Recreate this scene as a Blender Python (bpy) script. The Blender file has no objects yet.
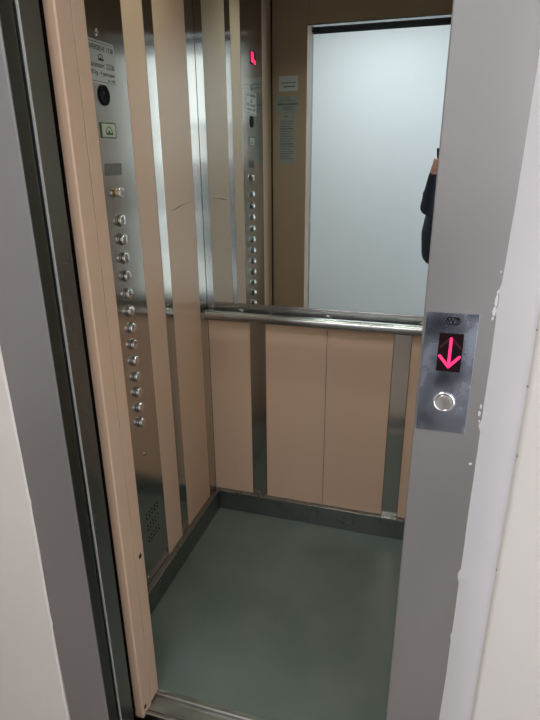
import bpy, bmesh, math, random
from mathutils import Vector, Matrix, noise
random.seed(7)
S = bpy.context.scene
C = S.collection
PI = math.pi

# ------------------------------------------------------------------ helpers
def srgb(r, g, b):
    f = lambda c: (c/255/12.92) if c/255 <= .04045 else ((c/255+.055)/1.055)**2.4
    return (f(r), f(g), f(b), 1)

def mat(name, col, rough=.5, metal=0, noise_amt=0, nscale=8, stretch=(1,1,1), bump=0, bscale=200,
        bstretch=(1,1,1), rough_var=0, spec=.5, emit=None, estr=0, coat=0, col2=None, lo=.35, hi=.65, aniso=0):
    m = bpy.data.materials.new(name); m.use_nodes = True
    nt = m.node_tree; n = nt.nodes; l = nt.links
    b = n['Principled BSDF']
    b.inputs['Base Color'].default_value = col
    b.inputs['Roughness'].default_value = rough
    b.inputs['Metallic'].default_value = metal
    b.inputs['Specular IOR Level'].default_value = spec
    b.inputs['Coat Weight'].default_value = coat
    b.inputs['Coat Roughness'].default_value = .15
    tc = n.new('ShaderNodeTexCoord')
    if noise_amt or rough_var or col2:
        mp = n.new('ShaderNodeMapping'); mp.inputs['Scale'].default_value = stretch
        l.new(tc.outputs['Object'], mp.inputs['Vector'])
        t = n.new('ShaderNodeTexNoise'); t.inputs['Scale'].default_value = nscale; t.inputs['Detail'].default_value = 6
        l.new(mp.outputs['Vector'], t.inputs['Vector'])
        if noise_amt or col2:
            r = n.new('ShaderNodeValToRGB')
            c2 = col2 or tuple(c*(1-noise_amt) for c in col[:3])+(1,)
            r.color_ramp.elements[0].color = c2; r.color_ramp.elements[0].position = lo
            r.color_ramp.elements[1].color = col; r.color_ramp.elements[1].position = hi
            l.new(t.outputs['Fac'], r.inputs['Fac']); l.new(r.outputs['Color'], b.inputs['Base Color'])
        if rough_var:
            mr = n.new('ShaderNodeMapRange')
            mr.inputs['From Min'].default_value = .3; mr.inputs['From Max'].default_value = .7
            mr.inputs['To Min'].default_value = max(0, rough-rough_var); mr.inputs['To Max'].default_value = rough+rough_var
            l.new(t.outputs['Fac'], mr.inputs['Value']); l.new(mr.outputs['Result'], b.inputs['Roughness'])
    if bump:
        mp2 = n.new('ShaderNodeMapping'); mp2.inputs['Scale'].default_value = bstretch
        l.new(tc.outputs['Object'], mp2.inputs['Vector'])
        t2 = n.new('ShaderNodeTexNoise'); t2.inputs['Scale'].default_value = bscale; t2.inputs['Detail'].default_value = 4
        l.new(mp2.outputs['Vector'], t2.inputs['Vector'])
        bp = n.new('ShaderNodeBump'); bp.inputs['Strength'].default_value = bump; bp.inputs['Distance'].default_value = .002
        l.new(t2.outputs['Fac'], bp.inputs['Height']); l.new(bp.outputs['Normal'], b.inputs['Normal'])
    if emit:
        b.inputs['Emission Color'].default_value = emit; b.inputs['Emission Strength'].default_value = estr
    if aniso:
        b.inputs['Anisotropic'].default_value = aniso
        tg = n.new('ShaderNodeTangent'); tg.direction_type = 'RADIAL'; tg.axis = 'Z'
        l.new(tg.outputs['Tangent'], b.inputs['Tangent']); b.inputs['Anisotropic Rotation'].default_value = ANROT
    return m

ANROT = 0.0; WIN1 = 1.95; WIN_FILL = 2.9
M = {}
M['laminate'] = mat('beige_laminate', srgb(213,183,160), .3, 0, .02, 2, (1,1,.5), .03, 400, spec=.4, coat=.0)
M['door_paint'] = mat('beige_door_paint', srgb(188,159,137), .4, 0, .03, 3, (1,1,.6), .03, 250)
M['steel'] = mat('brushed_steel', (.56,.54,.51,1), .16, 1, .05, 14, (1,1,.25), aniso=.85)
M['steel_rail'] = mat('satin_steel', (.4,.4,.405,1), .24, 1, .08, 10, rough_var=.04)
M['skirting'] = mat('dark_steel_skirting', (.3,.31,.31,1), .3, 1, .1, 12, rough_var=.05)
M['chrome'] = mat('button_chrome', (.8,.8,.82,1), .1, 1)
M['mirror'] = mat('mirror_glass', (.76,.87,.9,1), .0, 1)
M['frame'] = mat('grey_frame_paint', (.33,.32,.325,1), .36, .65, .08, 4, (1,1,.4), .05, 300, rough_var=.05)
M['reveal'] = mat('dark_steel_reveal', (.10,.103,.095,1), .35, .9, .1, 6, (1,1,.3), rough_var=.05)
M['leaf'] = mat('dark_landing_door', (.23,.24,.225,1), .3, .9, .1, 6, (1,1,.3), rough_var=.05)
M['floor'] = mat('green_vinyl', srgb(104,114,110), .38, 0, 0, 3.2, col2=srgb(80,95,89), lo=.3, hi=.7, bump=.04, bscale=300, rough_var=.08)
M['alu'] = mat('sill_aluminium', (.32,.31,.30,1), .35, 1, .25, 30, (.3,1,1), rough_var=.08)
M['dark'] = mat('dark_gap', (.012,.012,.012,1), .9, spec=.05)
M['rubber'] = mat('black_rubber', (.02,.02,.02,1), .55)
M['concrete'] = mat('shaft_concrete', (.08,.078,.075,1), .9, 0, .3, 8)
M['plaster_dimmed'] = mat('dimmed_plaster', srgb(202,197,194), .62, 0, .04, 3, (1,1,1), .1, 60, rough_var=.05)  # same plaster, colour darkened to offset the strong light on the right wall
M['plaster_b'] = mat('cool_plaster', srgb(212,214,216), .62, 0, .02, 3)
M['plaster'] = mat('white_plaster', srgb(216,208,204), .62, 0, .04, 3, (1,1,1), .1, 60, rough_var=.05)
M['plaster_strip'] = mat('gloss_white_plaster', srgb(214,211,216), .5, 0, .04, 5, (1,1,.4), .1, 40)
M['ceil'] = mat('ceiling_white', srgb(205,205,198), .6, 0, .03, 5)
M['carceil'] = mat('car_ceiling', srgb(150,155,138), .4, 0, .05, 5)
M['landfloor'] = mat('landing_tiles', srgb(150,140,130), .35, 0, .15, 20)
M['black'] = mat('black_plastic', (.012,.012,.014,1), .3)
M['lens'] = mat('black_lens', (.006,.006,.006,1), .6, spec=.1)
M['paper'] = mat('white_paper', srgb(205,208,205), .6, 0, .04, 30)
M['film'] = mat('grey_taped_sheet', srgb(165,168,165), .35, 0, .06, 30)
M['edge'] = mat('grey_edge_paint', (.38,.38,.37,1), .4, .3)
M['ink'] = mat('ink', (.012,.012,.012,1), .8, spec=.1)
M['ink2'] = mat('grey_ink', (.12,.12,.12,1), .6)
M['label_plate'] = mat('engraved_label_plate', (.5,.5,.49,1), .34, .75)
M['red'] = mat('red_led', (.3,.0,.03,1), .4, emit=(1,.01,.09,1), estr=2)
M['pink'] = mat('red_led_arrow', (.4,.0,.05,1), .4, emit=(1,.03,.14,1), estr=1.7)
M['redoff'] = mat('unlit_led', (.03,.001,.006,1), .35)
M['screen'] = mat('dark_red_display', (.008,.001,.003,1), .5, spec=.15)
M['green'] = mat('logo_green', srgb(50,78,58), .5)
M['cream'] = mat('logo_cream', srgb(182,187,172), .5)
M['brass'] = mat('brass', (.55,.33,.1,1), .4, 1)
M['call'] = mat('smudged_steel_plate', (.54,.58,.72,1), .24, 1, .25, 22, (1,1,.7), .03, 200, rough_var=.1)
M['skin'] = mat('skin', srgb(214,160,140), .5, 0, .05, 20)
M['jacket'] = mat('navy_jacket', srgb(26,30,42), .75, 0, .2, 30, bump=.3, bscale=40)
M['trouser'] = mat('dark_trousers', srgb(24,26,34), .85, 0, .2, 30)
M['shoe'] = mat('black_shoes', (.015,.015,.015,1), .5)
M['hair'] = mat('dark_hair', (.02,.014,.01,1), .6, bump=.5, bscale=80)
M['eye'] = mat('eye_white', (.8,.8,.78,1), .2)
M['lip'] = mat('lips', srgb(170,95,88), .5)
M['lamp'] = mat('fill_lamp_diffuser', (.9,.9,.88,1), .5, emit=(1,.98,.93,1), estr=4)
M['lampcar'] = mat('car_lamp_diffuser', (.9,.9,.86,1), .5, emit=(1,.95,.82,1), estr=2)
M['white_metal'] = mat('white_metal', (.7,.7,.7,1), .4)

def tag(o, label=None, cat=None, group=None, kind=None):
    if label: o['label'] = label
    if cat: o['category'] = cat
    if group: o['group'] = group
    if kind: o['kind'] = kind
    return o

WORLD = {}
def wm(o): return WORLD.get(o.name, Matrix.Identity(4)) if o else Matrix.Identity(4)

def link(name, bm, m, parent=None, smooth=False, bevel=0, segs=2):
    """bm in world coordinates; origin put at the parent's origin"""
    me = bpy.data.meshes.new(name)
    inv = wm(parent).inverted()
    bm.transform(inv)
    bmesh.ops.recalc_face_normals(bm, faces=bm.faces)
    bm.to_mesh(me); bm.free()
    for x in (m if isinstance(m, (list, tuple)) else [m]): me.materials.append(x)
    o = bpy.data.objects.new(name, me); C.objects.link(o)
    if parent: o.parent = parent
    WORLD[o.name] = wm(parent)
    if smooth:
        for p in me.polygons: p.use_smooth = True
    if bevel:
        md = o.modifiers.new('bevel', 'BEVEL'); md.width = bevel; md.segments = segs; md.limit_method = 'ANGLE'
        md.harden_normals = False
    return o

def empty(name, loc=(0,0,0), mtx=None):
    o = bpy.data.objects.new(name, None); C.objects.link(o)
    m_ = mtx or Matrix.Translation(loc)
    o.matrix_world = m_; WORLD[o.name] = m_.copy(); o.empty_display_size = .05
    return o

def bx(bm, x0, x1, y0, y1, z0, z1, M4=None):
    v = [bm.verts.new((x, y, z)) for x in (x0, x1) for y in (y0, y1) for z in (z0, z1)]
    if M4:
        for q in v: q.co = M4 @ q.co
    for f in ((0,1,3,2),(4,6,7,5),(0,4,5,1),(2,3,7,6),(0,2,6,4),(1,5,7,3)):
        bm.faces.new([v[i] for i in f])
    return v

def box(name, x0, x1, y0, y1, z0, z1, m, parent=None, bevel=.0008, segs=2, M4=None):
    bm = bmesh.new(); bx(bm, x0, x1, y0, y1, z0, z1, M4)
    return link(name, bm, m, parent, bevel=bevel, segs=segs)

def frame_to(axis):
    a = Vector(axis).normalized()
    return a.to_track_quat('Z', 'Y').to_matrix().to_4x4()

def lathe(bm, prof, M4, n=28, close=True):
    """prof: list of (r, h); axis local z"""
    rings = []
    for r, h in prof:
        if r < 1e-6: rings.append([bm.verts.new(M4 @ Vector((0,0,h)))])
        else: rings.append([bm.verts.new(M4 @ Vector((r*math.cos(2*PI*i/n), r*math.sin(2*PI*i/n), h))) for i in range(n)])
    for a, b in zip(rings, rings[1:]):
        if len(a) == 1 and len(b) == 1: continue
        for i in range(n):
            j = (i+1) % n
            if len(a) == 1: bm.faces.new((a[0], b[i], b[j]))
            elif len(b) == 1: bm.faces.new((a[i], a[j], b[0]))
            else: bm.faces.new((a[i], a[j], b[j], b[i]))
    for k in (0, -1):
        if len(rings[k]) > 1 and close: bm.faces.new(rings[k])

def tube(bm, pts, rad, n=20):
    """tube through pts with radius list"""
    if not isinstance(rad, (list, tuple)): rad = [rad]*len(pts)
    pts = [Vector(p) for p in pts]; rings = []
    up = Vector((0,0,1))
    for i, p in enumerate(pts):
        d = (pts[min(i+1, len(pts)-1)]-pts[max(i-1, 0)]).normalized()
        u = up if abs(d.dot(up)) < .95 else Vector((1,0,0))
        s = d.cross(u).normalized(); t = s.cross(d)
        rings.append([bm.verts.new(p+(s*math.cos(2*PI*k/n)+t*math.sin(2*PI*k/n))*rad[i]) for k in range(n)])
    for a, b in zip(rings, rings[1:]):
        for k in range(n): bm.faces.new((a[k], a[(k+1)%n], b[(k+1)%n], b[k]))
    bm.faces.new(rings[0]); bm.faces.new(rings[-1])

def text(name, s, size, M4, m, parent, extrude=.0002, align='CENTER', bold=0):
    cu = bpy.data.curves.new(name+'_font', 'FONT'); cu.body = s; cu.size = size; cu.extrude = extrude; cu.offset = bold
    cu.align_x = align; cu.align_y = 'CENTER'
    t = bpy.data.objects.new(name+'_tmp', cu); C.objects.link(t)
    dg = bpy.context.evaluated_depsgraph_get(); dg.update()
    me = bpy.data.meshes.new_from_object(t.evaluated_get(dg))
    bpy.data.objects.remove(t, do_unlink=True)
    me.name = name; me.transform(wm(parent).inverted() @ M4)
    me.materials.clear(); me.materials.append(m)
    o = bpy.data.objects.new(name, me); C.objects.link(o); o.parent = parent
    WORLD[o.name] = wm(parent)
    return o

def plane_mtx(origin, right, up):
    r = Vector(right).normalized(); u = Vector(up).normalized(); n = r.cross(u)
    m = Matrix.Identity(4)
    for i in range(3): m[i][0] = r[i]; m[i][1] = u[i]; m[i][2] = n[i]; m[i][3] = origin[i]
    return m

# ------------------------------------------------------------------ dimensions (metres)
W = .985; YF = -.9246; HZ = 2.29; ZSK = .094; DOORX = .182; DOORR = .868; DOORZ = 2.09
YL = -1.14; LX = .1633; RX = .853

# ------------------------------------------------------------------ elevator car shell
g = .0012
floor = box('floor', 0, W, -.9245, 0, -.03, 0, M['floor'], bevel=0); tag(floor, kind='structure')
wl = tag(box('wall_left', -.05, -.006, YF, .05, -.03, HZ+.05, M['dark'], bevel=0), kind='structure')
wb = tag(box('wall_back', -.006, W+.006, .0065, .05, -.03, HZ+.05, M['dark'], bevel=0), kind='structure')
wr = tag(box('wall_right', W+.006, W+.05, YF, .05, -.03, HZ+.05, M['dark'], bevel=0), kind='structure')
ceilo = tag(box('ceiling', -.006, W+.006, YF, .0065, HZ, HZ+.05, M['carceil'], bevel=0), kind='structure')

# panels of the side walls; the left wall has the operating panel in it
def side_panels(parent, x0, x1, flip):
    segs = [('steel_strip', -.0713, -.001), ('laminate_panel', -.2961, -.0713), ('steel_strip', -.3555, -.2961),
            ('laminate_panel', -.4745, -.3555), ('laminate_panel', YF+.002, -.773)]
    if flip: segs[3:] = [('laminate_panel', -.632, -.3555), ('steel_strip', -.692, -.632), ('laminate_panel', YF+.002, -.692)]
    for nm, a, b in segs:
        box(nm, x0, x1, a+g, b-g, ZSK-.01, HZ, M['steel'] if nm == 'steel_strip' else M['laminate'], parent, bevel=.0009)
side_panels(wl, -.006, 0, False)
side_panels(wr, W, W+.006, True)
# dark scuff on the laminate beside the back corner
bm = bmesh.new()
tube(bm, [(.0002,-.262,1.3375),(.0002,-.235,1.338),(.0002,-.2,1.344),(.0002,-.17,1.349),(.0002,-.12,1.353),(.0002,-.085,1.354)],
     [.0004,.0013,.0017,.0008,.0006,.0003], 8)
link('scuff_mark', bm, M['ink2'], wl)
for nm, a, b in (('laminate_panel', -.0005, .1785), ('steel_strip', .1785, .2436), ('laminate_panel', .2436, .4926),
                 ('laminate_panel', .4926, .7439), ('steel_strip', .7439, .8082), ('laminate_panel', .8082, W-.001)):
    box(nm, a+g*.7, b-g*.7, 0, .006, ZSK-.01, .889, M['steel'] if nm == 'steel_strip' else M['laminate'], wb, bevel=.0007)

# skirtings
def skirt(name, pts):
    bm = bmesh.new(); bx(bm, *pts)
    return tag(link(name, bm, M['skirting'], bevel=.0025), kind='structure')
skirt('baseboard_back', (.0245, W-.0245, -.0245, -.0005, 0, ZSK))
skirt('baseboard_left', (.0005, .0245, YF+.001, -.0005, 0, ZSK))
skirt('baseboard_right', (W-.0245, W-.0005, YF+.001, -.0005, 0, ZSK))

# front wall of the car (seen in the mirror): left return, right return, header
wf = tag(box('wall_front', 0, DOORX, -.966, YF, 0, HZ+.05, M['door_paint'], bevel=.0012), kind='structure')
box('right_return', DOORR, W, -.966, YF, 0, HZ+.05, M['door_paint'], wf, bevel=.0012)
box('header', DOORX+.0005, DOORR-.0005, -.966, YF, DOORZ, HZ+.05, M['door_paint'], wf, bevel=.0012)
box('header_edge_trim', DOORX+.001, DOORR-.001, -.9675, -.9225, DOORZ-.005, DOORZ-.0003, M['steel_rail'], wf, bevel=.0004)
box('door_header', DOORX, DOORR, -1.05, -.975, DOORZ-.002, HZ+.05, M['dark'], wf, bevel=.001)
box('corner_seam', .0005, .006, YF+.0002, -.915, ZSK, HZ, M['rubber'], wf, bevel=.0004)

# car door leaf, slid open to the left
d1 = box('door_1', -.42, .12, -.996, -.974, .008, DOORZ+.03, M['door_paint'], bevel=.002); tag(d1, kind='structure')
bm = bmesh.new()
prof = []
# U shaped leading edge: rounded outer corner
R_ = .0035
for k in range(7):
    a = PI/2*k/6
    prof.append((.182-R_+R_*math.sin(a), -1.0165+R_-R_*math.cos(a)))
prof = [(.158, -1.0165)] + prof + [(.182, -.9700), (.158, -.9700)]
lo = [bm.verts.new((x, y, -.008)) for x, y in prof]; hi = [bm.verts.new((x, y, DOORZ+.03)) for x, y in prof]
for i in range(len(prof)):
    j = (i+1) % len(prof); bm.faces.new((lo[i], lo[j], hi[j], hi[i]))
bm.faces.new(lo); bm.faces.new(hi)
edge = link('leading_edge', bm, M['door_paint'], d1)
box('dark_gap_filler', .1205, .1578, -1.010, -.974, .01, DOORZ+.03, M['dark'], d1, bevel=.001)  # shade of the gap beside the leaf, put in as a black box
for z, y in ((.507, -.944), ):
    bm = bmesh.new(); lathe(bm, [(.0068,0),(.0068,.0009),(.005,.001),(0,.0006)], Matrix.Translation((.182,y,z)) @ frame_to((1,0,0)), 16)
    link('hole_plug', bm, M['dark'], wf, smooth=True)
bm = bmesh.new(); lathe(bm, [(.006,0),(.006,.0009),(.0045,.001),(0,.0006)], Matrix.Translation((.182,-1.002,.022)) @ frame_to((1,0,0)), 16)
link('hole_plug', bm, M['dark'], d1, smooth=True)
box('door_guide_shoe', .12, .178, -.99, -.975, -.012, .008, M['alu'], d1, bevel=.001)

# car sill (grooved aluminium) and landing sill
def sill(name, y0, y1, z, x0, x1):
    bm = bmesh.new()
    bx(bm, x0, x1, y0, y1, z-.03, z-.006)
    n = 3; w = (y1-y0)
    for a, b in ((0, .16), (.36, .42), (.58, .64), (.84, 1)):
        bx(bm, x0, x1, y0+w*a, y0+w*b, z-.0065, z)
    return tag(link(name, bm, M['alu'], bevel=.0008), kind='structure')
def plain_sill():
    bm = bmesh.new()
    bx(bm, -.45, 1.05, -1.006, -.925, -.032, -.010)
    bx(bm, -.45, 1.05, -.9365, -.925, -.0105, .001)
    bx(bm, -.45, 1.05, -.9405, -.9375, -.0105, .0015)
    bx(bm, -.45, 1.05, -1.006, -.9965, -.0105, -.001)
    bx(bm, -.45, 1.05, -.9905, -.9885, -.0105, -.004)
    t = tag(link('trim_1', bm, M['alu'], bevel=.0006), kind='structure')
    pol = mat('polished_rib', (.75,.74,.72,1), .3, 1)
    box('polished_rib', -.45, 1.05, -.9412, -.9392, -.004, .0026, pol, t, bevel=.0005)
    box('polished_rib', -.45, 1.05, -1.0062, -1.0035, -.006, .0004, pol, t, bevel=.0005)
    return t
plain_sill()
sill('trim_2', -1.150, -1.036, -.001, -.45, 1.05)

# car ceiling lamps
def ceil_lamp(x, y, lab):
    t = empty('ceiling_lamp', (x, y, HZ)); tag(t, lab, 'lamp', 'round lamps in the elevator ceiling')
    bm = bmesh.new(); lathe(bm, [(.058,0),(.066,0),(.066,-.004),(.06,-.008),(.054,-.006),(.054,-.001)], Matrix.Translation((x,y,HZ)), 36, close=False)
    link('trim_ring', bm, M['steel_rail'], t, smooth=True)
    bm = bmesh.new(); lathe(bm, [(0,-.004),(.052,-.004),(.053,-.001)], Matrix.Translation((x,y,HZ)), 36, close=False)
    link('diffuser', bm, M['lampcar'], t)
    L = bpy.data.lights.new('car_lamp', 'AREA'); L.shape = 'DISK'; L.size = .1; L.energy = CAR_W; L.spread = math.radians(115); L.color = (.90, .97, .76)
    lo_ = bpy.data.objects.new('car_lamp', L); C.objects.link(lo_); lo_.location = (x, y, HZ-.012)
CAR_W = 1.1
ceil_lamp(.27, -.42, 'round ceiling lamp above the button panel side of the elevator')
ceil_lamp(.72, -.42, 'round ceiling lamp above the right side of the elevator')

# ------------------------------------------------------------------ mirror
mir = empty('wall_mirror', (W/2, 0, .96)); tag(mir, 'large frameless wall mirror above the handrail on the elevator back wall', 'mirror')
box('mirror_pane', .0008, W-.0008, 0, .0055, .9622, 2.25, M['mirror'], mir, bevel=0)
box('top_clip', .0008, W-.0008, -.002, .0055, 2.2505, 2.27, M['steel_rail'], mir, bevel=.0006)
# steel ledge under the mirror
box('bottom_rail', .0006, W-.0006, -.004, .0055, .889, .9618, M['steel_rail'], mir, bevel=.002)

# ------------------------------------------------------------------ handrail
hr = empty('handrail', (W/2, -.05, .92)); tag(hr, 'round satin steel handrail across the back wall below the mirror', 'handrail')
bm = bmesh.new()
tube(bm, [(.0135,-.052,.9205),(.016,-.052,.9205),(.969,-.052,.9205),(.9715,-.052,.9205)], [.0165,.0195,.0195,.0165], 36)
link('rail_tube', bm, M['steel_rail'], hr, smooth=True)
hr.children[0].modifiers.new('e', 'EDGE_SPLIT').split_angle = math.radians(50)
for x in (.142, .4925, .843):
    bm = bmesh.new()
    tube(bm, [(x,-.004,.925),(x,-.02,.925),(x,-.035,.925),(x,-.046,.924)], [.008,.008,.008,.007], 14)
    lathe(bm, [(0,0),(.016,0),(.016,.003),(.012,.004),(0,.004)], Matrix.Translation((x,-.0042,.925)) @ frame_to((0,-1,0)), 24)
    link('rail_bracket', bm, M['steel_rail'], hr, smooth=True)

# ------------------------------------------------------------------ operating panel on left wall
cop = empty('control_panel', (0, -.628, ZSK)); tag(cop, 'full height polished steel panel with push buttons on the elevator left wall', 'control panel')
Y0, Y1 = -.773, -.4745
box('face_plate', -.006, .0008, Y0+.001, Y1-.001, ZSK-.008, HZ-.001, M['steel'], cop, bevel=.0012)
YB = -.586; XP = .0008
# buttons: collar + domed cap on a stem, copies share mesh data
def button_meshes():
    T = Matrix.Translation((XP, YB, 0)) @ frame_to((1,0,0))
    bm = bmesh.new(); lathe(bm, [(.0,0),(.0178,0),(.0178,.0012),(.0168,.0020),(.0150,.0020),(.0145,.0010),(.0105,.0010),(.0105,.008)], T, 30, close=False)
    a = bm
    bm = bmesh.new(); lathe(bm, [(.0098,.0025),(.0138,.0035),(.0150,.006),(.0148,.0115),(.0125,.0138),(.0100,.0135),(.006,.0152),(0,.0158)], T, 30, close=True)
    return a, bm
zs = [1.3385-.0527*i for i in range(13)]
first = None
for i, z in enumerate(zs):
    if first is None:
        a, b = button_meshes()
        e = link('push_button', a, M['steel_rail'], cop, smooth=True); e.location.z = z-ZSK
        # mesh was written relative to cop (z-ZSK); shift so the collar sits at z
        cp = link('button_cap', b, M['chrome'], cop, smooth=True)
        cp.parent = e
        for o in (e, cp):
            o.data.transform(Matrix.Translation((0, 0, ZSK)))
        first = (e, cp)
    else:
        e = first[0].copy(); C.objects.link(e); e.location.z = z-ZSK
        cp = first[1].copy(); C.objects.link(cp); cp.parent = e
# key switch
T = Matrix.Translation((XP, YB+.002, 1.412)) @ frame_to((1,0,0))
bm = bmesh.new(); lathe(bm, [(0,0),(.0125,0),(.0125,.001),(.0085,.0015),(.0085,.008)], T, 30)
ks = link('key_switch', bm, M['brass'], cop, smooth=True)
bm = bmesh.new(); lathe(bm, [(.008,.0045),(.0138,.0055),(.0148,.008),(.0142,.0145),(.0115,.0165),(.009,.0158),(.004,.0162),(0,.0162)], T, 30)
link('switch_cap', bm, M['chrome'], ks, smooth=True)
# small screw heads
for y, z in ((-.605, 1.800), (-.628, 2.25), (-.628, .12), (-.577, .585)):
    bm = bmesh.new(); lathe(bm, [(.0062,0),(.0062,.0015),(.0045,.003),(0,.0034)], Matrix.Translation((XP,y,z)) @ frame_to((1,0,0)), 18)
    if z == 1.8: lathe(bm, [(.0042,0),(.0042,.0045),(0,.005)], Matrix.Translation((XP,y-.006,z-.011)) @ frame_to((1,0,0)), 14)
    link('screw', bm, M['steel_rail'] if z > 1 and z < 2 else M['steel_rail'], cop, smooth=True)
# engraved notice plate
pl = box('rating_plate', XP, XP+.0012, -.672, -.535, 1.680, 1.780, M['label_plate'], cop, bevel=.0004)
LM = lambda y, z, x=XP+.0013: plane_mtx((x, y, z), (0,1,0), (0,0,1))
for zz in (1.7745, 1.6855): box('border_line', XP+.0010, XP+.0015, -.666, -.540, zz-.0006, zz+.0006, M['ink'], pl, bevel=0)
text('plate_text', 'INVERSIEVE 1738', .0165, LM(-.600, 1.762), M['ink'], pl)
text('plate_text', 'Ascensor: 2228', .0185, LM(-.600, 1.7235), M['ink'], pl)
text('plate_text', '320 kg - 4 persoane', .0145, LM(-.600, 1.7055), M['ink'], pl)
text('plate_text', 'Nr. 1488', .009, LM(-.559, 1.6915), M['ink'], pl)
def arc_logo(y, z, s, x, parent, mats, th):
    bm = bmesh.new()
    n = 18
    for k in range(n):
        a0, a1 = PI*k/n, PI*(k+1)/n
        pts = [(math.cos(a)*r, math.sin(a)*r) for a in (a0, a1) for r in (s*.42, s*.5)]
        v = [bm.verts.new((x+dx, y+p[0], z+p[1])) for dx in (0, th) for p in (pts[0], pts[1], pts[3], pts[2])]
        for f in ((0,1,2,3),(7,6,5,4),(0,4,5,1),(1,5,6,2),(2,6,7,3),(3,7,4,0)): bm.faces.new([v[i] for i in f])
    link('logo_arc', bm, mats[0], parent)
    bm = bmesh.new(); bx(bm, x, x+th, y-s*.5, y+s*.55, z-s*.18, z-.0); bx(bm, x, x+th, y-s*.12, y+s*.12, z, z+s*.18)
    link('logo_base', bm, mats[1], parent)
arc_logo(-.600, 1.7385, .022, XP+.0010, pl, (M['ink'], M['ink']), .0006)
# round black speaker / card reader eye
bm = bmesh.new(); lathe(bm, [(0,0),(.0235,0),(.0245,.0008),(.0245,.003),(.0215,.0042),(.019,.003),(.0,.0028)], Matrix.Translation((XP,-.601,1.655)) @ frame_to((1,0,0)), 40)
eye = link('camera_window', bm, M['lens'], cop, smooth=True)
bm = bmesh.new(); lathe(bm, [(0,.0029),(.004,.0029),(.0035,.0035),(0,.0036)], Matrix.Translation((XP,-.606,1.66)) @ frame_to((1,0,0)), 16)
link('lens_glint', bm, M['redoff'], eye, smooth=True)
# square logo badge
bd = box('logo_badge', XP, XP+.0018, -.632, -.561, 1.552, 1.590, M['green'], cop, bevel=.0005)
box('badge_face', XP+.0016, XP+.0022, -.6285, -.5645, 1.5550, 1.5870, M['cream'], bd, bevel=0)
arc_logo(-.596, 1.5655, .031, XP+.0021, bd, (M['green'], M['green']), .0006)
# slotted grille under the badge
bm = bmesh.new()
for k in range(9):
    y = -.634+k*.0095
    z0 = 1.458
    sh = Matrix.Translation((0, y, z0)) @ Matrix.Shear('XY', 4, (0,0)) 
    v = [bm.verts.new((XP+dx, y+dy+s_, z0+dz)) for dx in (0, .0007) for dy, dz, s_ in ((0,0,0),(.0042,0,0),(.0042,.031,.004),(0,.031,.004))]
    for f in ((0,1,2,3),(7,6,5,4),(0,4,5,1),(1,5,6,2),(2,6,7,3),(3,7,4,0)): bm.faces.new([v[i] for i in f])
link('slot_grille', bm, M['ink2'], cop)
# lower perforated speaker slots: three rows
for r in range(3):
    bm = bmesh.new()
    for k in range(5):
        y = -.602+k*.018; z = .362-.047*r
        for q in (0, 1):
            T = Matrix.Translation((XP, y, z-q*.016)) @ frame_to((1,0,0))
            lathe(bm, [(0,0),(.0043,0),(.0043,.0004),(0,.0005)], T, 12)
    link('speaker_holes', bm, M['dark'], cop)
# floor display (seen in the mirror)
dsp = box('floor_display', XP, XP+.0022, -.672, -.598, 1.890, 1.943, M['screen'], cop, bevel=.0006)
bm = bmesh.new()
x = XP+.0020
for a in ((-.640,-.603,1.898,1.939), (-.666,-.642,1.893,1.912)):
    bx(bm, x, x+.0008, a[0], a[1], a[2], a[3])
link('lit_digit', bm, M['red'], dsp)

# ------------------------------------------------------------------ papers on the front wall, seen in the mirror
def paper(name, x0, x1, z0, z1, m, lab, lines, th=.0008, y=YF):
    bm = bmesh.new(); nx, nz = 8, 8
    vs = {}
    for s_ in (0, 1):
        for i in range(nx+1):
            for j in range(nz+1):
                u, v = i/nx, j/nz
                lift = .0012*max(0, v-.8)*5*(u-.5)**2*4 + .0006*(1-math.cos(2*PI*u))*.5
                vs[s_,i,j] = bm.verts.new((x0+(x1-x0)*u, y+.0003+s_*(th+lift), z0+(z1-z0)*v))
    for i in range(nx):
        for j in range(nz):
            bm.faces.new((vs[1,i,j],vs[1,i+1,j],vs[1,i+1,j+1],vs[1,i,j+1])); bm.faces.new((vs[0,i,j],vs[0,i,j+1],vs[0,i+1,j+1],vs[0,i+1,j]))
    for i in range(nx):
        bm.faces.new((vs[0,i,0],vs[0,i+1,0],vs[1,i+1,0],vs[1,i,0])); bm.faces.new((vs[0,i,nz],vs[1,i,nz],vs[1,i+1,nz],vs[0,i+1,nz]))
        bm.faces.new((vs[0,0,i],vs[1,0,i],vs[1,0,i+1],vs[0,0,i+1])); bm.faces.new((vs[0,nx,i],vs[0,nx,i+1],vs[1,nx,i+1],vs[1,nx,i]))
    o = link(name, bm, m); tag(o, lab, 'notice', 'papers taped beside the elevator doorway')
    bm = bmesh.new(); rnd = random.Random(3)
    for (za, h, a, b) in lines:
        xx = a
        while xx < b:
            w = rnd.uniform(.004, .011); w = min(w, b-xx)
            bx(bm, xx, xx+w, y+.0022, y+.0026, za-h/2, za+h/2); xx += w+.0018
    link('printed_text', bm, M['ink2'], o)
    return o
paper('paper_notice', .0400, .1368, 1.809, 1.876, M['paper'], 'small white note with two typed lines, topmost of the papers in the mirror',
      [(1.846,.0045,.052,.126), (1.829,.006,.062,.120)])
paper('paper_notice', .0240, .1430, 1.7145, 1.788, M['film'], 'wide grey taped sheet with bold heading below the small white note',
      [(1.778,.003,.075,.095), (1.766,.003,.04,.125), (1.750,.009,.032,.068), (1.750,.007,.072,.135), (1.736,.003,.06,.115), (1.727,.003,.065,.11)])
paper('paper_notice', .0422, .1197, 1.4695, 1.7105, M['film'], 'tall narrow sheet of rules hanging below the wide grey taped sheet',
      [(1.694,.005,.067,.09)]+[(1.672-k*.0118,.0028 if k not in (3,9) else .005,.047,.114-(.018 if k % 3 == 2 else 0)) for k in range(16)])

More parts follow.
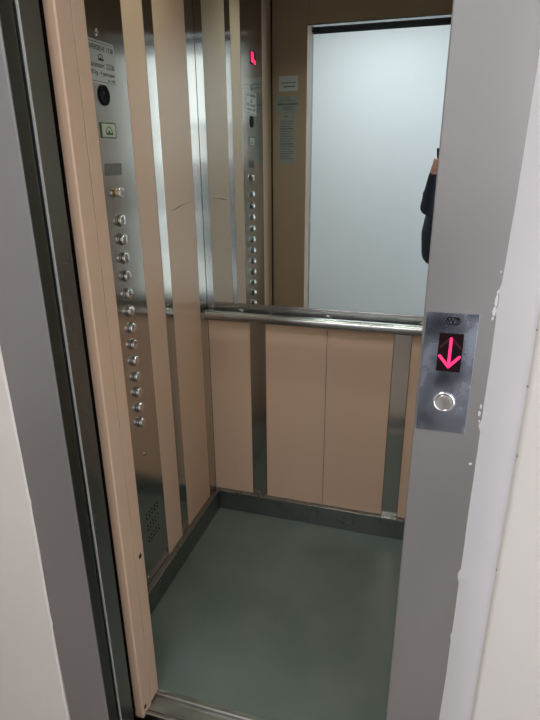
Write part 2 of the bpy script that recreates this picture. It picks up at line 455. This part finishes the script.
# ------------------------------------------------------------------ landing door leaf, frame
d2 = box('door_2', -.42, .1700, -1.096, -1.0437, .006, DOORZ+.03, M['leaf'], bevel=.0018); tag(d2, kind='structure')
box('edge_strip', .1655, .1708, -1.0985, -1.0963, .006, DOORZ+.03, M['edge'], d2, bevel=.0006)
# frame of the landing doorway: left jamb, right jamb, header, each with its dark reveal
fr = box('trim_3', .0405, LX, -1.140, -1.1025, 0, DOORZ+.115, M['frame'], bevel=.0022); tag(fr, kind='structure')
box('jamb_reveal', LX-.02, LX+.0006, -1.137, -1.105, 0, DOORZ, M['reveal'], fr, bevel=.0005)
rj = tag(box('trim_4', RX, .965, -1.140, -1.1025, 0, DOORZ+.115, M['frame'], bevel=.0022), kind='structure')
box('right_reveal', RX+.0002, RX+.02, -1.1020, -1.04, 0, DOORZ, M['reveal'], rj, bevel=.001)
box('head_jamb', LX+.0006, RX-.0002, -1.140, -1.1025, DOORZ, DOORZ+.115, M['frame'], fr, bevel=.0022)
box('head_reveal', LX+.002, RX-.002, -1.1385, -1.051, DOORZ-.003, DOORZ-.0002, M['dark'], fr, bevel=.001)

# ------------------------------------------------------------------ landing walls
def wall(name, x0, x1, y0, y1, z0, z1, m=None):
    return tag(box(name, x0, x1, y0, y1, z0, z1, m or M['plaster'], bevel=0), kind='structure')
# left wall beside the frame, its painted edge runs a little ragged over the frame
def ragged_wall(name, xs, xfar, ysurf, side, amp, bevelw, m, strip=None):
    """front plaster face with a wavy free edge; side=+1 edge at right (left wall), -1 edge at left (right wall)"""
    bm = bmesh.new(); N = 220; H = 2.7
    rows = []
    for i in range(N+1):
        z = H*i/N
        dx = amp*(noise.noise(Vector((3.1, side, z*1.7)))*1.4 + noise.noise(Vector((1.7, side*2, z*9)))*.5)
        chip = max(0, noise.noise(Vector((7.7, side*3, z*38)))-.28)*amp*3.2
        e = xs(z)+dx*1.0 + side*chip*(1 if .4 < z < 1.5 else .3)
        rows.append([bm.verts.new(v) for v in ((e, -1.1405, z), (e, -1.1415-.0005, z), (e-side*bevelw, ysurf, z), (xfar, ysurf, z), (xfar, -1.02, z), (e-side*.004, -1.1405, z))])
    for a, b in zip(rows, rows[1:]):
        for k in range(3): bm.faces.new((a[k], a[k+1], b[k+1], b[k]))
    return tag(link(name, bm, m), kind='structure')
wleft = ragged_wall('wall_landing_left', lambda z: .0455-.009*max(0, 1-z/.7)*1.0, -1.4, -1.1445, 1, .0022, .003, M['plaster'])
wall('wall_landing_left_core', -1.4, .0405, -1.139, -1.02, 0, 2.7)
# right wall: bright plaster bevel from the frame out to a rounded worn corner, then the wall
bm = bmesh.new(); N = 260; H = 2.7; rows = []
for i in range(N+1):
    z = H*i/N
    dx = .0022*noise.noise(Vector((3.1, 5, z*1.7))) + .0013*noise.noise(Vector((3.1, 9, z*8)))
    chip = max(0, noise.noise(Vector((7.7, 3.3, z*45)))-.22)*.016*(1 if 1.05 < z < 1.36 or .55 < z < .85 else .12)
    e = .9555+dx-chip + .006*max(0, (z-1.3)/.3 if z < 1.6 else 1)
    c = 1.006+.0025*noise.noise(Vector((1.1, 4, z*2.3)))+.0008*noise.noise(Vector((1.1, 8, z*22)))
    pts = [(e, -1.1402)]
    for k in range(1, 9):
        t = k/8; pts.append((e+(c-e)*t, -1.1402-.0288*t-.002*math.sin(t*PI)))
    pts += [(c+.0015, -1.1705), (c+.004, -1.1722), (c+.009, -1.1730), (2.4, -1.1730)]
    rows.append([bm.verts.new((x, y, z)) for x, y in pts])
for a, b in zip(rows, rows[1:]):
    for k in range(len(a)-1): bm.faces.new((a[k], a[k+1], b[k+1], b[k]))
wrt = tag(link('wall_landing_right', bm, [M['plaster_dimmed'], M['plaster_strip']], smooth=True), kind='structure')
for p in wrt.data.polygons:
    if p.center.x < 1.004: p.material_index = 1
# white paint dabs that ran over the grey jamb
bm = bmesh.new()
for x, z, w, h in ((.9525,1.302,.0022,.010), (.9518,1.287,.0026,.007), (.9532,1.315,.0014,.004), (.9508,1.276,.0016,.003), (.9515,1.133,.0014,.004), (.9505,1.121,.0018,.005), (.9520,1.108,.0012,.0025), (.9478,1.030,.0028,.0022), (.9535,1.345,.001,.002)):
    n = 14; c0 = bm.verts.new((x, -1.1408, z)); ring = []; base = []
    for k in range(n):
        a = 2*PI*k/n; q = 1+.45*noise.noise(Vector((x*90, z*70, k*.9)))
        ring.append(bm.verts.new((x+w*.8*q*math.cos(a), -1.1407, z+h*.8*q*math.sin(a)))); base.append(bm.verts.new((x+w*q*math.cos(a), -1.1400, z+h*q*math.sin(a))))
    for k in range(n):
        j = (k+1) % n; bm.faces.new((c0, ring[k], ring[j])); bm.faces.new((ring[k], base[k], base[j], ring[j]))
link('paint_dabs', bm, M['plaster_strip'], wrt)
# pits along the worn corner
rr = random.Random(5)
bm = bmesh.new()
for k in range(26):
    z = rr.uniform(.2, 1.6); x = 1.0075+rr.uniform(-.0015, .002)+.0025*noise.noise(Vector((1.1, 4, z*2.3)))
    s_ = rr.uniform(.0006, .0017)
    r0 = bmesh.ops.create_icosphere(bm, subdivisions=1, radius=1, matrix=Matrix.Translation((x, -1.1712, z)) @ Matrix.Diagonal((s_, s_*.6, s_*rr.uniform(1.2, 3.2), 1)))
link('worn_pits', bm, mat('pit_brown', srgb(150,128,112), .8), wrt)
wall('wall_landing_right_core', .966, 2.4, -1.139, -1.02, 0, 2.7)
wall('wall_landing_above', .0405, .966, -1.1400, -1.02, DOORZ+.1155, 2.7)
wall('wall_landing_back', -1.4, 2.4, -3.42, -3.30, 0, 2.7, M['plaster_b'])
wall('wall_landing_west', -1.5, -1.4, -3.42, -1.02, 0, 2.7)
wall('wall_landing_east', 2.4, 2.5, -3.42, -1.02, 0, 2.7)
tag(box('ceiling_landing', -1.5, 2.5, -3.42, -1.02, 2.7, 2.8, M['ceil'], bevel=0), kind='structure')
tag(box('floor_landing', -1.5, 2.5, -3.42, -1.1505, -.12, 0, M['landfloor'], bevel=0), kind='structure')
# shaft round the car
wall('wall_shaft_left', -.62, -.52, -1.02, .3, -.6, 3.0, M['concrete'])
wall('wall_shaft_right', 1.3, 1.4, -1.02, .3, -.6, 3.0, M['concrete'])
wall('wall_shaft_back', -.62, 1.4, .3, .4, -.6, 3.0, M['concrete'])
wall('wall_shaft_bottom', -.62, 1.4, -1.15, .3, -.7, -.6, M['concrete'])
wall('wall_shaft_top', -.62, 1.4, -1.02, .3, 3.0, 3.1, M['concrete'])
wall('wall_shaft_front', -.62, 1.4, -1.15, -1.04, -.6, -.035, M['concrete'])

# ------------------------------------------------------------------ landing call panel on the right jamb
yp = -1.1402
cp = empty('call_panel', (.897, yp, 1.083)); tag(cp, 'smudged steel call plate with lit red down arrow on the right door jamb', 'call panel')
X0, X1, Z0, Z1 = .8572, .9325, 1.0835, 1.2806
box('face_plate', X0, X1, yp-.0022, yp+.0012, Z0, Z1, M['call'], cp, bevel=.0002)
yf = yp-.0022
PM = lambda x, z, dy=.0002: plane_mtx((x, yf-dy, z), (1,0,0), (0,0,1))
sc = box('arrow_display', .8788, .9142, yf-.0012, yf, 1.1875, 1.2490, M['screen'], cp, bevel=.0004)
def strokes(segs, w, y0, y1):
    bm = bmesh.new()
    for (ax, az, bx_, bz) in segs:
        d = Vector((bx_-ax, 0, bz-az)); L = d.length; d.normalize(); nrm = Vector((-d.z, 0, d.x))*w
        n = 8; loop = []
        for k in range(n+1):
            a = -PI/2+PI*k/n; loop.append(Vector((bx_,0,bz))+d*w*math.cos(a)+nrm*math.sin(a))
        for k in range(n+1):
            a = PI/2+PI*k/n; loop.append(Vector((ax,0,az))+d*w*math.cos(a)+nrm*math.sin(a))
        f = [bm.verts.new((p.x, y0, p.z)) for p in loop]; b = [bm.verts.new((p.x, y1, p.z)) for p in loop]
        bm.faces.new(f); bm.faces.new(b[::-1])
        for k in range(len(f)):
            j = (k+1) % len(f); bm.faces.new((f[k], b[k], b[j], f[j]))
    return bm
ax = .8965
link('down_arrow', strokes([(ax, 1.241, ax, 1.197), (ax-.0145, 1.2125, ax, 1.1955), (ax+.0145, 1.2125, ax, 1.1955)], .0021, yf-.0016, yf-.0011), M['pink'], sc)
link('unlit_up_arrow', strokes([(ax-.0030, 1.240, ax-.0145, 1.2265), (ax+.0030, 1.240, ax+.0145, 1.2265)], .0018, yf-.0014, yf-.0011), M['redoff'], sc)
T = Matrix.Translation((.8955, yf, 1.1355)) @ frame_to((0,-1,0))
bm = bmesh.new(); lathe(bm, [(.0125,0),(.0172,0),(.0172,.002),(.0158,.0036),(.0135,.0036),(.0127,.0022),(.0125,.0005)], T, 44, close=False)
cb = link('call_button', bm, M['chrome'], cp, smooth=True)
bm = bmesh.new(); lathe(bm, [(0,.0),(.0122,.0),(.0122,.0030),(.0116,.0036),(.004,.0033),(0,.0032)], T, 44)
bc = link('button_cap', bm, mat('satin_button_cap', (.72,.70,.68,1), .3, 1), cb, smooth=True)
bc.modifiers.new('e', 'EDGE_SPLIT').split_angle = math.radians(40)
# engraved mark above the arrow
lg = text('engraved_mark', 'W7', .0112, PM(.8962, 1.2682), M['ink'], cp, bold=.0003)
link('mark_outline', strokes([(.8890,1.2735,.9035,1.2735),(.9035,1.2735,.9062,1.2682),(.9062,1.2682,.9035,1.2630),(.9035,1.2630,.8890,1.2630),(.8890,1.2630,.8863,1.2682),(.8863,1.2682,.8890,1.2735)], .0008, yf-.0003, yf+.0001), M['ink'], cp)

# ------------------------------------------------------------------ camera
Rr = Vector((0.9576548, 0.2878098, -0.0079163)); Dn = Vector((0.0929033, -0.3349158, -0.9376569)); Fw = Vector((-0.2725182, 0.8972162, -0.3474722))
cm = Matrix.Identity(4)
CAM = Vector((.86166, -1.97440, 1.5))
for i in range(3): cm[i][0] = Rr[i]; cm[i][1] = -Dn[i]; cm[i][2] = -Fw[i]; cm[i][3] = CAM[i]
cd = bpy.data.cameras.new('camera'); co = bpy.data.objects.new('camera', cd); C.objects.link(co)
co.matrix_world = cm; cd.sensor_fit = 'VERTICAL'; cd.sensor_height = 36; cd.lens = 545.69/720*36; cd.clip_start = .02
S.camera = co

# ------------------------------------------------------------------ smartphone (behind the camera) and the person holding it
ph = empty('smartphone', mtx=cm @ Matrix.Translation((0, 0, .004)))
tag(ph, 'black smartphone held upright in the hands of the person in the mirror', 'phone')
pbox = lambda name, a, m, par, bev: box(name, *a, m, par, bevel=bev, segs=3, M4=cm)
pbox('phone_body', (-.056, .016, -.108, .050, .004, .0125), M['black'], ph, .003)
pbox('phone_screen', (-.054, .014, -.106, .048, .0123, .0129), M['lens'], ph, .0002)
bm = bmesh.new()
for yy in (-.022, -.040): lathe(bm, [(0,0),(.0055,0),(.0055,-.0015),(0,-.0015)], cm @ Matrix.Translation((0,yy,.004)), 20)
link('rear_lens', bm, M['lens'], ph, smooth=True)

def blob(name, parts, m, parent, vox=.008, sub=False):
    """one continuous surface from tapered capsules / ellipsoids: ('c', p, q, r0, r1) ('e', p, (rx,ry,rz))"""
    bm = bmesh.new()
    for p in parts:
        if p[0] == 'c':
            a, b = Vector(p[1]), Vector(p[2]); r0, r1 = p[3], p[4]
            L = (b-a).length; T = Matrix.Translation(a) @ frame_to(b-a)
            pr = [(r0*math.sin(t), -r0*math.cos(t)) for t in [PI/2*k/6 for k in range(7)]]
            pr += [(r1*math.cos(t), L+r1*math.sin(t)) for t in [PI/2*k/6 for k in range(7)]]
            pr[0] = (0, pr[0][1]); pr[-1] = (0, pr[-1][1])
            lathe(bm, pr, T, 20)
        else:
            T = Matrix.Translation(p[1]) @ (p[3] if len(p) > 3 else Matrix.Identity(4)) @ Matrix.Diagonal((*p[2], 1))
            bmesh.ops.create_uvsphere(bm, u_segments=24, v_segments=16, radius=1, matrix=T)
    o = link(name, bm, m, parent)
    r = o.modifiers.new('remesh', 'REMESH'); r.mode = 'VOXEL'; r.voxel_size = vox; r.use_smooth_shade = True
    s_ = o.modifiers.new('smooth', 'SMOOTH'); s_.factor = .5; s_.iterations = 4
    return o

BX, BY = 1.0, -2.40
person = empty('person', (BX, BY, 0))
tag(person, 'person in a navy jacket photographing with a phone, reflected in the mirror', 'person')
V = Vector
shL, shR = V((BX-.160, BY+.01, 1.385)), V((BX+.175, BY+.01, 1.395))
elL, elR = V((.785, -2.20, 1.165)), V((1.19, -2.19, 1.13))
lc = lambda x, y, z: (cm @ Matrix.Translation((x, y, z))).translation
wrL, wrR = lc(-.080, -.100, .040), lc(.052, -.120, .034)
hd = V((BX-.005, BY+.035, 1.645))
hipL, hipR = V((BX-.095, BY, .90)), V((BX+.095, BY, .90))
knL, knR = V((BX-.105, BY+.02, .49)), V((BX+.11, BY+.02, .49))
anL, anR = V((BX-.115, BY-.02, .085)), V((BX+.12, BY-.02, .085))
# body: head, neck, torso, legs, arms and hands as one surface
tilt = Matrix.Rotation(math.radians(14), 4, 'X').inverted()
parts = [('e', hd+V((0,-.004,.018)), (.074,.092,.098)), ('e', hd+V((0,.020,-.048)), (.056,.066,.062)), ('e', hd+V((0,.062,-.082)), (.024,.022,.02)),
         ('c', V((BX,BY-.01,1.42)), hd+V((0,-.02,-.06)), .058, .054),
         ('e', hd+V((0,.098,-.012)), (.0115,.018,.017)), ('c', hd+V((0,.088,.022)), hd+V((0,.103,-.010)), .007, .009),
         ('e', hd+V((-.030,.080,.036)), (.022,.010,.007)), ('e', hd+V((.030,.080,.036)), (.022,.010,.007)),
         ('e', hd+V((-.077,.0,-.006)), (.009,.019,.032)), ('e', hd+V((.077,.0,-.006)), (.009,.019,.032)),
         ('e', V((BX,BY,1.25)), (.16,.10,.19)), ('e', V((BX,BY,1.0)), (.145,.095,.2)), ('e', V((BX,BY,.90)), (.165,.11,.10)),
         ('c', shL, elL, .050, .040), ('c', elL, wrL, .038, .026), ('c', shR, elR, .050, .040), ('c', elR, wrR, .038, .026),
         ('c', hipL, knL, .080, .055), ('c', knL, anL, .054, .036), ('c', hipR, knR, .080, .055), ('c', knR, anR, .054, .036),
         ('c', shL, V((BX,BY,1.36)), .05, .08), ('c', shR, V((BX,BY,1.36)), .05, .08)]
blob('body', parts, M['skin'], person, .0075)
# hands: palm at the phone's edge, four fingers curled round the back, thumb on the screen side
def hand(side, name):
    s = side; up = .024 if s < 0 else 0
    lc = lambda x, y, z: (cm @ Matrix.Translation((x, y+up, z))).translation  # -1 left edge of the phone, +1 right edge
    ex = -.056 if s < 0 else .016
    prt = []
    palm0 = (ex+s*.030, -.108, .030); 
    prt.append(('c', lc(ex+s*.030, -.120, .038), lc(ex+s*.018, -.085, .024), .021, .016))
    prt.append(('c', lc(ex+s*.018, -.088, .024), lc(ex+s*.013, -.052, .015), .016, .0115))
    lens_safe = .0 if s < 0 else .0
    for k, (yy, ln) in enumerate([(-.046,.030),(-.064,.035),(-.082,.032),(-.099,.025)]):
        if s > 0: yy -= .022; 
        kn = lc(ex+s*.013, yy, .008); mid = lc(ex+s*.006, yy+.001, -.0055); tip = lc(ex-s*ln*.8, yy+.003, -.0055)
        prt += [('c', lc(ex+s*.017, yy-.012, .022), kn, .0105, .0092), ('c', kn, mid, .0090, .0084), ('c', mid, tip, .0083, .0070)]
    prt += [('c', lc(ex+s*.026, -.100, .026), lc(ex+s*.014, -.082, .028), .013, .0105), ('c', lc(ex+s*.014, -.082, .028), lc(ex-s*.006, -.062, .0225), .0105, .0085)]
    return blob(name, prt, M['skin'], person, .0028)
hand(-1, 'left_hand'); hand(1, 'right_hand')
# face details
for s in (-1, 1):
    bm = bmesh.new(); bmesh.ops.create_uvsphere(bm, u_segments=16, v_segments=10, radius=.0115, matrix=Matrix.Translation(hd+V((s*.030,.079,.018))))
    ey = link('eye', bm, M['eye'], person, smooth=True)
    bm = bmesh.new(); bmesh.ops.create_uvsphere(bm, u_segments=12, v_segments=8, radius=.0052, matrix=Matrix.Translation(hd+V((s*.030,.0865,.017))))
    link('iris', bm, M['hair'], ey, smooth=True)
    bm = bmesh.new(); tube(bm, [hd+V((s*.014,.092,.040)), hd+V((s*.03,.092,.046)), hd+V((s*.048,.078,.040))], [.002,.0032,.002], 8)
    link('eyebrow', bm, M['hair'], person, smooth=True)
bm = bmesh.new(); tube(bm, [hd+V((-.024,.074,-.050)), hd+V((0,.086,-.046)), hd+V((.024,.074,-.050))], [.002,.0055,.002], 10)
link('mouth', bm, M['lip'], person, smooth=True)
blob('hair', [('e', hd+V((0,-.022,.040)), (.083,.092,.092)), ('e', hd+V((0,.03,.090)), (.062,.055,.03)), ('e', hd+V((0,-.055,-.02)), (.066,.05,.06))], M['hair'], person, .007)
# jacket, trousers, shoes
jk = [('e', V((BX,BY,1.27)), (.20,.135,.19)), ('e', V((BX,BY,1.06)), (.195,.135,.22)), ('e', V((BX,BY-.002,.90)), (.210,.145,.17)), ('c', V((BX,BY,.80)), V((BX,BY,.86)), .13, .14),
      ('c', shL, V((BX,BY-.01,1.41)), .075, .085), ('c', shR, V((BX,BY-.01,1.41)), .075, .085),
      ('c', shL, elL, .072, .062), ('c', elL, wrL+(elL-wrL)*.17, .062, .037), ('c', shR, elR, .072, .062), ('c', elR, wrR+(elR-wrR)*.17, .062, .037),
      ('e', elL+V((-.006,0,-.015)), (.052,.055,.04)), ('e', elL+(wrL-elL)*.35, (.058,.055,.035)), ('e', elL+(shL-elL)*.3, (.072,.065,.03)), ('e', elL+(shL-elL)*.55, (.074,.07,.03)),
      ('c', V((BX-.05,BY-.02,1.46)), V((BX+.05,BY-.02,1.46)), .052, .052), ('c', V((BX-.13,BY+.02,1.14)), V((BX-.145,BY+.02,.96)), .10, .112), ('c', V((BX-.145,BY+.02,.96)), V((BX-.14,BY+.02,.82)), .112, .105), ('c', V((BX+.14,BY+.02,.96)), V((BX+.135,BY+.02,.82)), .10, .1)]
blob('jacket', jk, M['jacket'], person, .009)
blob('trousers', [('e', V((BX,BY,.88)), (.178,.122,.12)), ('c', hipL, knL, .092, .070), ('c', knL, anL, .069, .056), ('c', hipR, knR, .092, .070), ('c', knR, anR, .069, .056)], M['trouser'], person, .009)
for s, an in ((-1, anL), (1, anR)):
    blob('shoe', [('c', V((an.x, an.y-.03, .05)), V((an.x+s*.02, an.y+.15, .036)), .044, .032), ('c', V((an.x, an.y-.01, .06)), V((an.x, an.y-.005, .1)), .045, .045)], M['shoe'], person, .006)

# ------------------------------------------------------------------ landing lamp, unseen and added to brighten the landing
def land_fill_lamp(x, y, e, lab, sx=.6, sy=.6):
    t = empty('landing_fill_lamp', (x, y, 2.70)); tag(t, lab, 'lamp')
    box('fill_lamp_housing', x-sx/2-.02, x+sx/2+.02, y-sy/2-.02, y+sy/2+.02, 2.672, 2.699, M['white_metal'], t, bevel=.003)
    box('fill_lamp_diffuser', x-sx/2, x+sx/2, y-sy/2, y+sy/2, 2.668, 2.6718, M['lamp'], t, bevel=0)
    L = bpy.data.lights.new('landing_fill_light', 'AREA'); L.shape = 'RECTANGLE'; L.size = sx; L.size_y = sy; L.energy = e; L.color = (.97, .985, 1)
    o = bpy.data.objects.new('landing_fill_light', L); C.objects.link(o); o.location = (x, y, 2.66)
land_fill_lamp(.3, -2.3, 14, 'square white ceiling lamp added to brighten the landing', .9, .9)

# landing windows: one in the wall behind the photographer, an unseen one added in the east wall as fill light
def window(name, x0, x1, y0, y1, z0, z1, col, e):
    """e = emission of the daylit panes"""
    alongx = (x1-x0) > (y1-y0)
    bm = bmesh.new()
    for a in ((0, .05), (.47, .53), (.95, 1)):
        if alongx: bx(bm, x0+(x1-x0)*a[0], x0+(x1-x0)*a[1], y0, y1, z0, z1)
        else: bx(bm, x0, x1, y0+(y1-y0)*a[0], y0+(y1-y0)*a[1], z0, z1)
    bx(bm, x0, x1, y0, y1, z0-.05, z0); bx(bm, x0, x1, y0, y1, z1, z1+.05)
    o = tag(link(name, bm, M['white_metal'], bevel=.002), kind='structure')
    bm = bmesh.new()
    if alongx: bx(bm, x0+.03, x1-.03, y0+.004, y1-.012, z0, z1)
    else: bx(bm, x0+.012, x1-.004, y0+.03, y1-.03, z0, z1)
    link('window_pane', bm, mat('daylit_pane', (.8,.85,.9,1), .1, emit=col, estr=e), o)
window('window_1', 1.25, 2.3, -3.2995, -3.27, .15, 2.4, (1,.955,.895,1), WIN1)
window('fill_window', 2.37, 2.3995, -3.0, -1.5, .15, 2.4, (.93,.97,1,1), WIN_FILL)

w = bpy.data.worlds.new('world'); S.world = w; w.use_nodes = True
w.node_tree.nodes['Background'].inputs['Color'].default_value = (.6, .7, .8, 1)
w.node_tree.nodes['Background'].inputs['Strength'].default_value = .3
S.view_settings.view_transform = 'Standard'; S.view_settings.look = 'None'
S.view_settings.exposure = 0; S.view_settings.gamma = 1
